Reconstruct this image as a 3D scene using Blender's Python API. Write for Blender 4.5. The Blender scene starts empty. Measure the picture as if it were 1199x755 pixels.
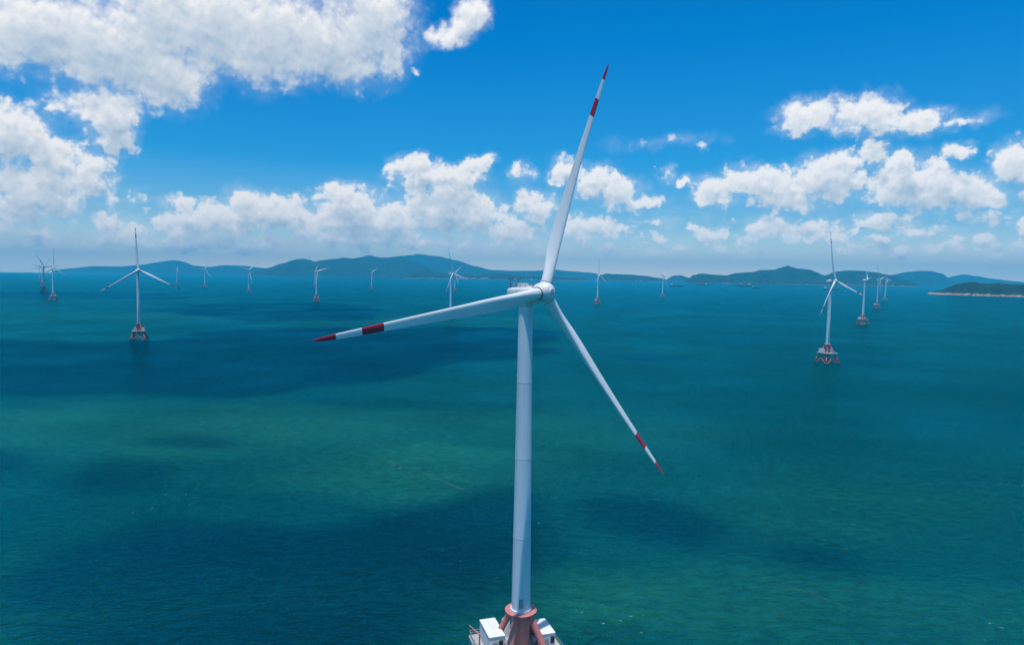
import bpy, bmesh, math, random
from math import sin, cos, pi, radians, hypot, atan2, asin, sqrt, exp
from mathutils import Vector, Matrix, noise

random.seed(7)
scene = bpy.context.scene
COL = scene.collection

# ------------------------------------------------------------------ camera
HC = 97.0                                   # camera height above the sea, metres
FPX, CX, CY = 799.0, 599.5, 377.5           # lens of the photograph, in its pixels
ROLL, PITCH = 0.0148, math.atan((377.5 - 319.0) / 799.0)
F_ = Vector((0, cos(PITCH), -sin(PITCH)))
X_ = Vector((1, 0, 0))
U_ = X_.cross(F_)
R_ = X_ * cos(ROLL) + U_ * sin(ROLL)
UP_ = U_ * cos(ROLL) - X_ * sin(ROLL)
cam_data = bpy.data.cameras.new('camera')
cam = bpy.data.objects.new('camera', cam_data)
COL.objects.link(cam)
cam_data.sensor_width = 36.0
cam_data.lens = 36.0 * FPX / 1199.0
cam_data.clip_start = 0.5
cam_data.clip_end = 120000.0
B_ = -F_
cam.matrix_world = Matrix(((R_.x, UP_.x, B_.x, 0), (R_.y, UP_.y, B_.y, 0), (R_.z, UP_.z, B_.z, HC), (0, 0, 0, 1)))
scene.camera = cam

EARTH = 2.6e6


def seaz(r):
    return -r * r / (2 * EARTH)


def ray(px, py):
    """direction through a pixel of the photograph, scaled to y = 1"""
    v = F_ + R_ * ((px - CX) / FPX) - UP_ * ((py - CY) / FPX)
    return v / v.y


def at_depth(px, py, y):
    return Vector((0, 0, HC)) + ray(px, py) * y


def on_sea(px, py):
    v = ray(px, py)
    k = hypot(1, v.x)
    y = 500.0
    for _ in range(60):
        y = (HC - seaz(y * k)) / -v.z
    return Vector((v.x * y, y, seaz(y * k)))


# ------------------------------------------------------------------ light
SUN_EL, SUN_AZ = radians(81), radians(-158)   # azimuth to the right of the view direction
scene.view_settings.view_transform = 'Standard'
scene.view_settings.look = 'None'
scene.view_settings.gamma = 1.0
scene.view_settings.exposure = 0.0
scene.view_settings.use_curve_mapping = False
scene.cycles.max_bounces = 6
scene.cycles.transparent_max_bounces = 16
scene.cycles.volume_bounces = 0
scene.cycles.use_denoising = True
scene.cycles.sample_clamp_indirect = 4.0

SUN_DIR = Vector((sin(SUN_AZ) * cos(SUN_EL), cos(SUN_AZ) * cos(SUN_EL), sin(SUN_EL)))
sd = bpy.data.lights.new('sun', 'SUN')
sd.energy = 4.2
sd.angle = radians(0.53)
sd.color = (1.0, 0.95, 0.88)
sun = bpy.data.objects.new('sun', sd)
COL.objects.link(sun)
sun.rotation_euler = (-SUN_DIR).to_track_quat('-Z', 'Y').to_euler()
sun.location = (0, 0, 5000)


# ------------------------------------------------------------------ node helpers
class NT:
    def __init__(s, tree):
        s.t = tree

    def new(s, kind, **kw):
        n = s.t.nodes.new(kind)
        for k, v in kw.items():
            setattr(n, k, v)
        return n

    def put(s, sock, v):
        if hasattr(v, 'is_linked') or hasattr(v, 'links'):
            s.t.links.new(v, sock)
        else:
            sock.default_value = v

    def math(s, op, a, b=None, c=None, clamp=False):
        n = s.new('ShaderNodeMath', operation=op, use_clamp=clamp)
        for i, v in enumerate((a, b, c)):
            if v is not None:
                s.put(n.inputs[i], v)
        return n.outputs[0]

    def vmath(s, op, a, b=None, c=None, out=0):
        n = s.new('ShaderNodeVectorMath', operation=op)
        for i, v in enumerate((a, b, c)):
            if v is not None:
                s.put(n.inputs[i], v)
        return n.outputs[out]

    def noise(s, vec, scale, detail=4.0, rough=0.5, dim='3D', out='Fac', dist=0.0, lac=2.0):
        n = s.new('ShaderNodeTexNoise', noise_dimensions=dim)
        s.put(n.inputs['Vector'], vec)
        n.inputs['Scale'].default_value = scale
        n.inputs['Detail'].default_value = detail
        n.inputs['Roughness'].default_value = rough
        n.inputs['Lacunarity'].default_value = lac
        n.inputs['Distortion'].default_value = dist
        return n.outputs[out]

    def smooth(s, v, lo, hi, a=0.0, b=1.0, kind='SMOOTHSTEP'):
        n = s.new('ShaderNodeMapRange', interpolation_type=kind)
        s.put(n.inputs['Value'], v)
        n.inputs['From Min'].default_value = lo
        n.inputs['From Max'].default_value = hi
        n.inputs['To Min'].default_value = a
        n.inputs['To Max'].default_value = b
        return n.outputs[0]

    def mix(s, fac, a, b, blend='MIX'):
        n = s.new('ShaderNodeMix', data_type='RGBA', blend_type=blend)
        s.put(n.inputs[0], fac)
        s.put(n.inputs[6], a)
        s.put(n.inputs[7], b)
        return n.outputs[2]


# ------------------------------------------------------------------ sky
world = bpy.data.worlds.new('World')
scene.world = world
world.use_nodes = True
wt = world.node_tree
wt.nodes.clear()
W = NT(wt)

# heaps of cumulus: centre and radii as the photograph shows them, stored as directions
CUM = [
    # the great cloud overhead on the left
    (50, 38, 100, 42, 1), (140, 55, 110, 52, 1), (190, 88, 55, 34, 1), (235, 28, 120, 52, 1), (320, 40, 90, 50, 1),
    (385, 55, 62, 44, 1), (430, 28, 60, 56, 1), (455, 60, 24, 30, .8),
    # ragged heap below it
    (12, 160, 60, 34, 1), (60, 182, 52, 22, .8), (128, 143, 40, 34, 1), (100, 128, 50, 18, .7), (30, 216, 70, 30, .9),
    (105, 208, 34, 24, .9), (20, 250, 50, 16, .7), (70, 235, 60, 20, .7), (150, 172, 20, 12, .5),
    # small loose ones up high
    (552, 16, 24, 20, 1.1), (526, 40, 27, 13, 1.05), (540, 30, 20, 14, 1), (490, 82, 5, 4, .42), (780, 166, 36, 5, .18),
    (825, 173, 8, 5, .3),
    # long bank left of centre
    (120, 262, 26, 14, .7), (160, 272, 46, 14, .65), (208, 236, 26, 12, .75), (228, 262, 56, 18, .75), (284, 238, 30, 18, .95),
    (268, 256, 54, 22, .95), (330, 250, 52, 22, 1), (402, 226, 26, 16, 1), (408, 248, 56, 30, 1), (455, 262, 60, 26, 1),
    (487, 194, 28, 15, 1), (515, 208, 54, 18, 1), (560, 192, 20, 9, .7), (520, 242, 58, 34, 1), (560, 256, 40, 28, .9),
    (612, 202, 15, 12, .5), (626, 244, 30, 22, .9), (600, 272, 54, 16, .7), (690, 268, 48, 16, .7), (662, 200, 22, 18, .9),
    (694, 214, 38, 24, 1), (722, 224, 34, 20, .95), (750, 240, 24, 10, .75), (712, 268, 18, 14, .8), (300, 284, 180, 8, .5),
    (500, 284, 120, 10, .55), (190, 286, 120, 9, .7), (420, 278, 90, 12, .7),
    # right-hand banks
    (952, 136, 44, 16, .7), (1010, 132, 62, 20, .85), (1070, 142, 56, 14, .7), (1120, 142, 34, 6, .35), (930, 150, 30, 9, .5),
    (780, 205, 12, 10, .7), (799, 212, 15, 8, .75), (838, 224, 30, 18, 1), (880, 214, 46, 22, 1), (925, 228, 54, 20, 1),
    (985, 188, 32, 16, .9), (960, 215, 60, 28, 1), (1024, 178, 18, 14, .85), (1058, 190, 30, 18, .95), (1062, 216, 60, 26, 1),
    (1108, 222, 62, 20, 1), (1122, 178, 20, 10, .8), (1160, 228, 26, 12, .8), (1188, 194, 36, 24, .9), (1230, 205, 60, 30, .9),
    (832, 276, 24, 8, .75), (900, 268, 36, 14, .65), (1026, 257, 26, 11, .85), (1028, 277, 18, 7, .8), (1050, 298, 10, 4.5, .8),
    (958, 270, 50, 14, .5), (1146, 282, 22, 9, .6), (1196, 266, 14, 9, .8), (1090, 268, 40, 9, .5), (988, 292, 18, 6, .5),
    (770, 276, 16, 6, .6), (870, 292, 20, 6, .4),
]


def azel(px, py):
    v = ray(px, py).normalized()
    return math.degrees(atan2(v.x, v.y)), math.degrees(asin(v.z))


DEG = math.degrees(1 / FPX)
grp = bpy.data.node_groups.new('cumulus_cover', 'ShaderNodeTree')
grp.interface.new_socket('P', in_out='INPUT', socket_type='NodeSocketVector')
grp.interface.new_socket('Cover', in_out='OUTPUT', socket_type='NodeSocketFloat')
grp.interface.new_socket('Soft', in_out='OUTPUT', socket_type='NodeSocketFloat')
G = NT(grp)
gi = G.new('NodeGroupInput')
go = G.new('NodeGroupOutput')
P0 = gi.outputs['P']
w1 = G.noise(P0, 0.22, 3.0, 0.55, out='Color')
w2 = G.noise(P0, 0.95, 5.0, 0.6, out='Color')
p = G.vmath('MULTIPLY_ADD', G.vmath('SUBTRACT', w1, (.5, .5, .5)), (2.6, 1.6, 0), P0)
p = G.vmath('MULTIPLY_ADD', G.vmath('SUBTRACT', w2, (.5, .5, .5)), (1.9, 1.5, 0), p)
cov = None
for (bx, by, rx, ry, wgt) in CUM:
    a, e = azel(bx, by)
    # keep proportions right away from the picture's middle
    kx = 1.0 / (1 + ((bx - CX) / FPX) ** 2)
    rx, ry = rx * DEG * kx * 1.12, ry * DEG * 1.15
    q = G.vmath('MULTIPLY_ADD', p, (1 / rx, 1 / ry, 0), (-a / rx, -e / ry, 0))
    ln = G.vmath('LENGTH', q, out=1)
    c = G.math('MULTIPLY_ADD', ln, -wgt, wgt)
    cov = c if cov is None else G.math('SMOOTH_MAX', cov, c, 0.18)
f1 = G.noise(P0, 0.42, 6.0, 0.52)
f2 = G.noise(P0, 1.5, 5.0, 0.6)
vo = G.new('ShaderNodeTexVoronoi', feature='SMOOTH_F1', voronoi_dimensions='2D')
G.put(vo.inputs['Vector'], G.vmath('MULTIPLY_ADD', G.vmath('SUBTRACT', w2, (.5, .5, .5)), (.9, .9, 0), P0))
vo.inputs['Scale'].default_value = 0.62
vo.inputs['Detail'].default_value = 2.0
vo.inputs['Roughness'].default_value = 0.55
vo.inputs['Lacunarity'].default_value = 2.3
vo.inputs['Smoothness'].default_value = 0.35
puff = G.math('SUBTRACT', 0.42, vo.outputs['Distance'])
# loose scraps of haze-cloud low over the horizon
sep = G.new('ShaderNodeSeparateXYZ')
G.put(sep.inputs[0], P0)
stretch = G.vmath('MULTIPLY', P0, (0.6, 1.5, 1))
low = G.noise(stretch, 0.5, 6.0, 0.6)
band = G.math('MULTIPLY', G.smooth(sep.outputs[1], 0.2, 1.6), G.smooth(sep.outputs[1], 4.0, 8.5, 1.0, 0.0))
lowc = G.math('MULTIPLY', G.math('SUBTRACT', low, 0.42), G.math('MULTIPLY', band, 1.6))
cov = G.math('SMOOTH_MAX', cov, G.math('SUBTRACT', lowc, G.math('MULTIPLY', G.math('SUBTRACT', 1.0, band), 1.0)), 0.1)
cov = G.math('MAXIMUM', cov, -1.2)
cov = G.math('ADD', cov, G.math('MULTIPLY', G.math('SUBTRACT', f1, 0.5), 0.80))
G.put(go.inputs[1], cov)
cov = G.math('ADD', cov, G.math('MULTIPLY', G.math('SUBTRACT', f2, 0.5), 0.36))
cov = G.math('MULTIPLY_ADD', puff, G.smooth(sep.outputs[1], 8.0, 15.0, 0.52, 0.30), cov)
G.put(go.inputs[0], cov)

tc = W.new('ShaderNodeTexCoord')
D = tc.outputs['Generated']
ws = W.new('ShaderNodeSeparateXYZ')
W.put(ws.inputs[0], D)
az = W.math('MULTIPLY', W.math('ARCTAN2', ws.outputs[0], ws.outputs[1]), 180 / pi)
el = W.math('MULTIPLY', W.math('ARCSINE', ws.outputs[2]), 180 / pi)
comb = W.new('ShaderNodeCombineXYZ')
W.put(comb.inputs[0], az)
W.put(comb.inputs[1], el)
pv = comb.outputs[0]


def cover(vec):
    n = W.new('ShaderNodeGroup')
    n.node_tree = grp
    W.put(n.inputs[0], vec)
    return n.outputs[0], n.outputs[1]


c0, soft0 = cover(pv)
c1, soft1 = cover(W.vmath('ADD', pv, (-0.10, 0.42, 0)))
c2, soft2 = cover(W.vmath('ADD', pv, (-0.35, 1.8, 0)))
edge = W.smooth(el, 7.0, 18.0, 3.2, 1.7)
dense = W.math('MULTIPLY', W.math('ADD', c0, 0.06), edge, clamp=True)
dense = W.smooth(dense, 0.0, 1.0)
veil = W.smooth(soft0, -0.20, 0.60, 0.0, 0.36)
alpha = W.math('SUBTRACT', 1.0, W.math('MULTIPLY', W.math('SUBTRACT', 1.0, dense), W.math('SUBTRACT', 1.0, veil)))
# light from above dims through the vapour it has crossed
depth_ = W.math('MULTIPLY_ADD', W.math('MAXIMUM', c1, 0.0), 0.55, W.math('MULTIPLY', W.math('MAXIMUM', c2, 0.0), 1.3))
lit = W.math('EXPONENT', W.math('MULTIPLY', depth_, -1.0))
lit = W.math('MULTIPLY_ADD', W.math('SUBTRACT', c0, c1), 0.45, lit, clamp=True)
cloud_col = W.mix(lit, (0.36, 0.51, 0.66, 1), (0.98, 0.97, 0.97, 1))

sky = W.new('ShaderNodeTexSky', sky_type='NISHITA')
sky.sun_disc = False
sky.sun_elevation = SUN_EL
sky.sun_rotation = SUN_AZ
sky.altitude = 100
sky.air_density = 1.0
sky.dust_density = 0.6
sky.ozone_density = 2.0
# the sky lookup never goes below the horizon
lift = W.new('ShaderNodeCombineXYZ')
W.put(lift.inputs[0], ws.outputs[0])
W.put(lift.inputs[1], ws.outputs[1])
W.put(lift.inputs[2], W.math('MAXIMUM', ws.outputs[2], 0.015))
W.put(sky.inputs[0], lift.outputs[0])
SKY_STRENGTH = 0.10
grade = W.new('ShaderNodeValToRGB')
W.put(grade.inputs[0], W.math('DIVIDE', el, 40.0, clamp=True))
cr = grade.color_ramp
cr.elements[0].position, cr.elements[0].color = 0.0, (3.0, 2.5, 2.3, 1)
cr.elements[1].position, cr.elements[1].color = 1.0, (0.95, 1.30, 1.50, 1)  # high sky out of view brightened to add fill light on shaded surfaces
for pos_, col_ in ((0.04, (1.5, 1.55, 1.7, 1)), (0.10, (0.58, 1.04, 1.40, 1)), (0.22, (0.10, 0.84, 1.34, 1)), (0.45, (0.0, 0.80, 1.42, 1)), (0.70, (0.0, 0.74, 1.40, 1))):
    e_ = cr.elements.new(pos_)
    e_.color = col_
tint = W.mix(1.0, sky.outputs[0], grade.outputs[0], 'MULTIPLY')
cl = W.mix(1.0, cloud_col, (1 / SKY_STRENGTH,) * 3 + (1,), 'MULTIPLY')
up = W.smooth(ws.outputs[2], 0.0, 0.02)
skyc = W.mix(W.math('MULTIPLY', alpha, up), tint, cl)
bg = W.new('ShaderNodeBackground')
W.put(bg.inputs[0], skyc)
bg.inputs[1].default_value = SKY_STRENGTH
wo = W.new('ShaderNodeOutputWorld')
wt.links.new(bg.outputs[0], wo.inputs[0])
world.cycles.sampling_method = 'MANUAL'
world.cycles.sample_map_resolution = 512


# ------------------------------------------------------------------ materials
def material(name, build):
    m = bpy.data.materials.new(name)
    m.use_nodes = True
    m.node_tree.nodes.clear()
    n = NT(m.node_tree)
    out = n.new('ShaderNodeOutputMaterial')
    build(n, out)
    return m


def paint(name, col, rough=0.4, grime=0.25, grime_col=(0.20, 0.17, 0.14), scale=0.6, streak=0.15, metallic=0.0, bump=0.0):
    def b(n, out):
        t = n.new('ShaderNodeTexCoord')
        geo = n.new('ShaderNodeNewGeometry')
        vec = n.vmath('MULTIPLY', t.outputs['Object'], (1, 1, streak))
        a = n.noise(vec, scale, 6, 0.6)
        fine = n.noise(t.outputs['Object'], scale * 7, 4, 0.6)
        k = n.math('MULTIPLY', n.smooth(a, 0.42, 0.70), grime)
        k = n.math('MULTIPLY_ADD', n.smooth(fine, 0.5, 0.8), grime * 0.25, k)
        c = n.mix(k, col + (1,), grime_col + (1,))
        p = n.new('ShaderNodeBsdfPrincipled')
        n.put(p.inputs['Base Color'], c)
        n.put(p.inputs['Roughness'], n.smooth(fine, 0.2, 0.8, rough - 0.08, rough + 0.12, 'LINEAR'))
        p.inputs['Metallic'].default_value = metallic
        if bump:
            bm_ = n.new('ShaderNodeBump')
            bm_.inputs['Strength'].default_value = bump
            bm_.inputs['Distance'].default_value = 0.02
            n.put(bm_.inputs['Height'], fine)
            n.t.links.new(bm_.outputs[0], p.inputs['Normal'])
        n.t.links.new(p.outputs[0], out.inputs[0])
    return material(name, b)


M_TOWER = paint('tower_paint', (0.60, 0.69, 0.74), 0.38, 0.38, (0.34, 0.33, 0.30), 0.35, 0.08)
M_BLADE = paint('blade_gelcoat', (0.74, 0.75, 0.75), 0.32, 0.28, (0.40, 0.40, 0.38), 0.3, 0.12)
M_RED = paint('blade_red', (0.44, 0.008, 0.03), 0.4, 0.18, (0.18, 0.02, 0.02), 0.5, 0.3)
M_NAC = paint('nacelle_paint', (0.70, 0.71, 0.70), 0.42, 0.35, (0.30, 0.26, 0.20), 0.7, 0.4)
M_DARK = paint('dark_seal', (0.035, 0.037, 0.04), 0.55, 0.2, (0.1, 0.09, 0.08), 1.0, 1.0)
M_JACKET = paint('jacket_red', (0.55, 0.18, 0.16), 0.5, 0.45, (0.30, 0.16, 0.12), 0.5, 0.3, bump=0.3)
M_SPLASH = paint('splash_zone_red', (0.22, 0.045, 0.04), 0.6, 0.7, (0.05, 0.045, 0.035), 0.7, 0.4, bump=0.6)
M_CABIN = paint('cabin_white', (0.72, 0.73, 0.72), 0.45, 0.25, (0.38, 0.35, 0.30), 0.8, 0.3)
M_DECK = paint('deck_grey', (0.38, 0.38, 0.38), 0.6, 0.5, (0.24, 0.22, 0.20), 0.5, 1.0)
M_STEEL = paint('galvanised', (0.42, 0.44, 0.45), 0.4, 0.2, (0.2, 0.19, 0.18), 1.0, 1.0, metallic=0.5)
M_HULL = paint('hull_dark', (0.05, 0.06, 0.09), 0.5, 0.3, (0.12, 0.07, 0.05), 0.08, 0.5)
M_WALL = paint('render_white', (0.62, 0.60, 0.57), 0.7, 0.3, (0.35, 0.33, 0.30), 0.1, 0.5)
M_ROOF = paint('roof_tile', (0.30, 0.13, 0.09), 0.7, 0.3, (0.15, 0.1, 0.08), 0.2, 1.0)
M_GLASS = paint('dark_window', (0.03, 0.04, 0.05), 0.15, 0.1, (0.05, 0.05, 0.05), 1.0, 1.0)


def sea_build(n, out):
    geo = n.new('ShaderNodeNewGeometry')
    pos = geo.outputs['Position']
    # the water itself: green turbid plumes in clearer blue water
    warp = n.vmath('MULTIPLY_ADD', n.vmath('SUBTRACT', n.noise(pos, 0.006, 4, 0.55, out='Color'), (.5, .5, .5)), (130, 170, 0), pos)
    big = n.noise(n.vmath('MULTIPLY', pos, (0.6, 1.0, 0)), 0.0032, 5, 0.55)
    plume = None
    for (px, py, rx, ry, wgt) in PLUMES:
        q = on_sea(px, py)
        s = n.vmath('MULTIPLY_ADD', warp, (1 / rx, 1 / ry, 0), (-q.x / rx, -q.y / ry, 0))
        c = n.math('MULTIPLY_ADD', n.vmath('LENGTH', s, out=1), -wgt, wgt)
        plume = c if plume is None else n.math('SMOOTH_MAX', plume, c, 0.3)
    g = n.math('MULTIPLY_ADD', n.math('MAXIMUM', plume, 0.0), 1.1, n.smooth(big, 0.3, 0.75, 0.0, 0.35), clamp=True)
    col = n.mix(g, SEA_BLUE, SEA_GREEN)
    # waves: swell, chop, ripples
    rot = n.new('ShaderNodeMapping')
    rot.inputs['Rotation'].default_value = (0, 0, radians(14))
    rot.inputs['Scale'].default_value = (0.55, 1.0, 1.0)
    n.put(rot.inputs[0], pos)
    v = rot.outputs[0]
    s1 = n.noise(v, 0.055, 3, 0.5)
    s2 = n.noise(v, 0.30, 4, 0.58, dist=0.3)
    s3 = n.noise(v, 1.1, 4, 0.62)
    gust = n.smooth(n.noise(pos, 0.008, 4, 0.55), 0.3, 0.7, 0.75, 1.45)
    h = n.math('MULTIPLY', s1, 1.3)
    h = n.math('MULTIPLY_ADD', s2, 2.1, h)
    h = n.math('MULTIPLY_ADD', s3, 1.1, h)
    h = n.math('MULTIPLY', h, gust)
    bp = n.new('ShaderNodeBump')
    bp.inputs['Strength'].default_value = 1.0
    bp.inputs['Distance'].default_value = 1.0
    n.put(bp.inputs['Height'], h)
    # light through thin crests painted in: crest colour lighter, trough colour darker
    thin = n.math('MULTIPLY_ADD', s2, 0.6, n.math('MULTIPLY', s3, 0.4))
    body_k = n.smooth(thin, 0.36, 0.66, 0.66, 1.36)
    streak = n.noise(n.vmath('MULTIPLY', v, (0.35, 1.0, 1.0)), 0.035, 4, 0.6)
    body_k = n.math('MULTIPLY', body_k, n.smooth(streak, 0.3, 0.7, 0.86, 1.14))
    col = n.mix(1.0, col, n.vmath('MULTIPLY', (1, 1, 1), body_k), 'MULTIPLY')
    # scattered whitecaps and sun glints, both painted as pale specks
    crest = n.math('MULTIPLY', n.smooth(n.noise(v, 0.95, 2, 0.5), 0.68, 0.74), n.smooth(n.noise(pos, 0.03, 3, 0.5), 0.52, 0.66))
    col = n.mix(n.math('MULTIPLY', crest, 0.5), col, (0.55, 0.62, 0.60, 1))
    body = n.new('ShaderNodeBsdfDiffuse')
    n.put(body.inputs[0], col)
    gl = n.new('ShaderNodeBsdfGlossy')
    gl.inputs['Color'].default_value = (0.02, 0.76, 1.0, 1)
    gl.inputs['Roughness'].default_value = 0.12
    fr = n.new('ShaderNodeFresnel')
    fr.inputs['IOR'].default_value = 1.33
    for q in (body, gl, fr):
        n.t.links.new(bp.outputs[0], q.inputs['Normal'])
    mx = n.new('ShaderNodeMixShader')
    n.put(mx.inputs[0], fr.outputs[0])
    n.t.links.new(body.outputs[0], mx.inputs[1])
    n.t.links.new(gl.outputs[0], mx.inputs[2])
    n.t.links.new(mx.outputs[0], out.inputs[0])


SEA_BLUE = (0.0, 0.031, 0.022, 1)
SEA_GREEN = (0.008, 0.086, 0.036, 1)
PLUMES = [(330, 500, 170, 110, 1.0), (60, 490, 130, 120, .9), (480, 545, 110, 60, 1.0), (750, 690, 70, 30, .7), (620, 500, 130, 90, .6),
          (40, 740, 40, 16, .8), (300, 730, 150, 45, .6), (940, 720, 120, 40, .55), (740, 740, 60, 30, .8), (300, 372, 900, 160, .6), (950, 580, 120, 60, .35)]
M_SEA = material('sea_water', sea_build)


def foam_build(n, out):
    geo = n.new('ShaderNodeNewGeometry')
    a = n.noise(geo.outputs['Position'], 0.35, 5, 0.65)
    b = n.noise(geo.outputs['Position'], 0.03, 3, 0.5)
    k = n.math('MULTIPLY', n.smooth(a, 0.38, 0.62), n.smooth(b, 0.3, 0.55))
    d = n.new('ShaderNodeBsdfDiffuse')
    d.inputs[0].default_value = (0.55, 0.62, 0.62, 1)
    t = n.new('ShaderNodeBsdfTransparent')
    m = n.new('ShaderNodeMixShader')
    n.put(m.inputs[0], n.math('MULTIPLY', k, 0.07))
    n.t.links.new(t.outputs[0], m.inputs[1])
    n.t.links.new(d.outputs[0], m.inputs[2])
    n.t.links.new(m.outputs[0], out.inputs[0])


M_FOAM = material('foam', foam_build)


def land_build(rock_top, rock_amt):
    def b(n, out):
        geo = n.new('ShaderNodeNewGeometry')
        pos = geo.outputs['Position']
        a = n.noise(pos, 0.006, 6, 0.6)
        f = n.noise(pos, 0.045, 5, 0.65)
        green = n.mix(n.smooth(a, 0.35, 0.65), (0.008, 0.026, 0.013, 1), (0.022, 0.046, 0.020, 1))
        green = n.mix(n.smooth(f, 0.45, 0.75), green, (0.010, 0.024, 0.010, 1))
        green = n.mix(n.smooth(n.noise(pos, 0.012, 5, 0.7), 0.66, 0.72), green, (0.11, 0.09, 0.06, 1))
        s = n.new('ShaderNodeSeparateXYZ')
        n.put(s.inputs[0], t_height(n))
        hgt = n.math('MULTIPLY_ADD', n.math('SUBTRACT', f, 0.5), rock_top * 2.2, s.outputs[2])
        rock = n.math('MULTIPLY', n.smooth(hgt, rock_top * 0.5, rock_top, 1.0, 0.0), rock_amt)
        stone = n.mix(n.smooth(n.noise(pos, 0.09, 4, 0.6), 0.35, 0.65), (0.20, 0.10, 0.075, 1), (0.46, 0.36, 0.30, 1))
        c = n.mix(rock, green, stone)
        p = n.new('ShaderNodeBsdfPrincipled')
        n.put(p.inputs['Base Color'], c)
        p.inputs['Roughness'].default_value = 0.9
        p.inputs['Specular IOR Level'].default_value = 0.1
        bp = n.new('ShaderNodeBump')
        bp.inputs['Strength'].default_value = 0.9
        bp.inputs['Distance'].default_value = 9.0
        n.put(bp.inputs['Height'], f)
        n.t.links.new(bp.outputs[0], p.inputs['Normal'])
        n.t.links.new(p.outputs[0], out.inputs[0])
    return b


def t_height(n):
    t = n.new('ShaderNodeTexCoord')
    return t.outputs['Object']


M_LAND = material('wooded_hill', land_build(14.0, 0.35))
M_ISLE = material('rocky_islet', land_build(15.0, 1.0))


# ------------------------------------------------------------------ mesh helpers
class MB:
    """collects rings, tubes, boxes into one mesh"""

    def __init__(s):
        s.bm = bmesh.new()

    def loft(s, rings, caps=True, mats=None, smooth=True):
        vs = [[s.bm.verts.new(q) for q in r] for r in rings]
        m = len(rings[0])
        for i in range(len(rings) - 1):
            for j in range(m):
                f = s.bm.faces.new((vs[i][j], vs[i][(j + 1) % m], vs[i + 1][(j + 1) % m], vs[i + 1][j]))
                f.smooth = smooth
                if mats:
                    f.material_index = mats[i]
        if caps:
            a = s.bm.faces.new(list(reversed(vs[0])))
            b = s.bm.faces.new(vs[-1])
            if mats:
                a.material_index, b.material_index = mats[0], mats[-1]
        return s

    def lathe(s, prof, seg=32, origin=(0, 0, 0), axis='Z', mats=None, smooth=True):
        o = Vector(origin)
        rings = []
        for r, z in prof:
            ring = []
            for k in range(seg):
                a = 2 * pi * k / seg
                q = (r * cos(a), r * sin(a), z)
                if axis == 'Y':
                    q = (r * cos(a), z, -r * sin(a))
                if axis == 'X':
                    q = (z, r * cos(a), r * sin(a))
                ring.append(o + Vector(q))
            rings.append(ring)
        return s.loft(rings, True, mats, smooth)

    def tube(s, a, b, ra, rb=None, seg=12):
        a, b = Vector(a), Vector(b)
        rb = ra if rb is None else rb
        d = (b - a).normalized()
        u = d.orthogonal().normalized()
        w = d.cross(u)
        rings = [[c + u * (r * cos(2 * pi * k / seg)) + w * (r * sin(2 * pi * k / seg)) for k in range(seg)] for c, r in ((a, ra), (b, rb))]
        return s.loft(rings)

    def box(s, cx, cy, cz, sx, sy, sz, rz=0.0, bevel=0.0):
        r = bmesh.ops.create_cube(s.bm, size=1.0, matrix=Matrix.Translation((cx, cy, cz)) @ Matrix.Rotation(rz, 4, 'Z') @ Matrix.Diagonal((sx, sy, sz, 1)))
        if bevel:
            es = list({e for v in r['verts'] for e in v.link_edges})
            bmesh.ops.bevel(s.bm, geom=es, offset=bevel, segments=2, affect='EDGES', profile=0.7)
        return s

    def build(s, name, mats, parent=None):
        bmesh.ops.recalc_face_normals(s.bm, faces=s.bm.faces)
        me = bpy.data.meshes.new(name)
        s.bm.to_mesh(me)
        s.bm.free()
        for m in (mats if isinstance(mats, (list, tuple)) else [mats]):
            me.materials.append(m)
        try:
            me.set_sharp_from_angle(angle=radians(40))
        except Exception:
            pass
        o = bpy.data.objects.new(name, me)
        COL.objects.link(o)
        if parent:
            o.parent = parent
        return o


def tag(o, label=None, cat=None, group=None, kind=None):
    if label:
        o['label'] = label
    if cat:
        o['category'] = cat
    if group:
        o['group'] = group
    if kind:
        o['kind'] = kind
    return o


def empty(name, loc=(0, 0, 0)):
    o = bpy.data.objects.new(name, None)
    o.location = loc
    o.empty_display_size = 2
    COL.objects.link(o)
    return o


# ------------------------------------------------------------------ the sea
def make_sea():
    bm = bmesh.new()
    radii = [0, 30, 60, 100, 150, 220, 320, 450, 650, 900, 1250, 1750, 2400, 3200, 4200, 5500, 7000, 9000, 11500, 14000, 17000, 20000, 22900]
    seg = 180
    prev = None
    c = bm.verts.new((0, 0, 0))
    for r in radii[1:]:
        ring = [bm.verts.new((r * cos(2 * pi * k / seg), r * sin(2 * pi * k / seg), seaz(r))) for k in range(seg)]
        for k in range(seg):
            if prev is None:
                bm.faces.new((c, ring[k], ring[(k + 1) % seg]))
            else:
                bm.faces.new((prev[k], ring[k], ring[(k + 1) % seg], prev[(k + 1) % seg]))
        prev = ring
    for f in bm.faces:
        f.smooth = True
    me = bpy.data.meshes.new('sea')
    bm.to_mesh(me)
    bm.free()
    me.materials.append(M_SEA)
    o = bpy.data.objects.new('sea', me)
    COL.objects.link(o)
    tag(o, kind='structure')


make_sea()


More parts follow.
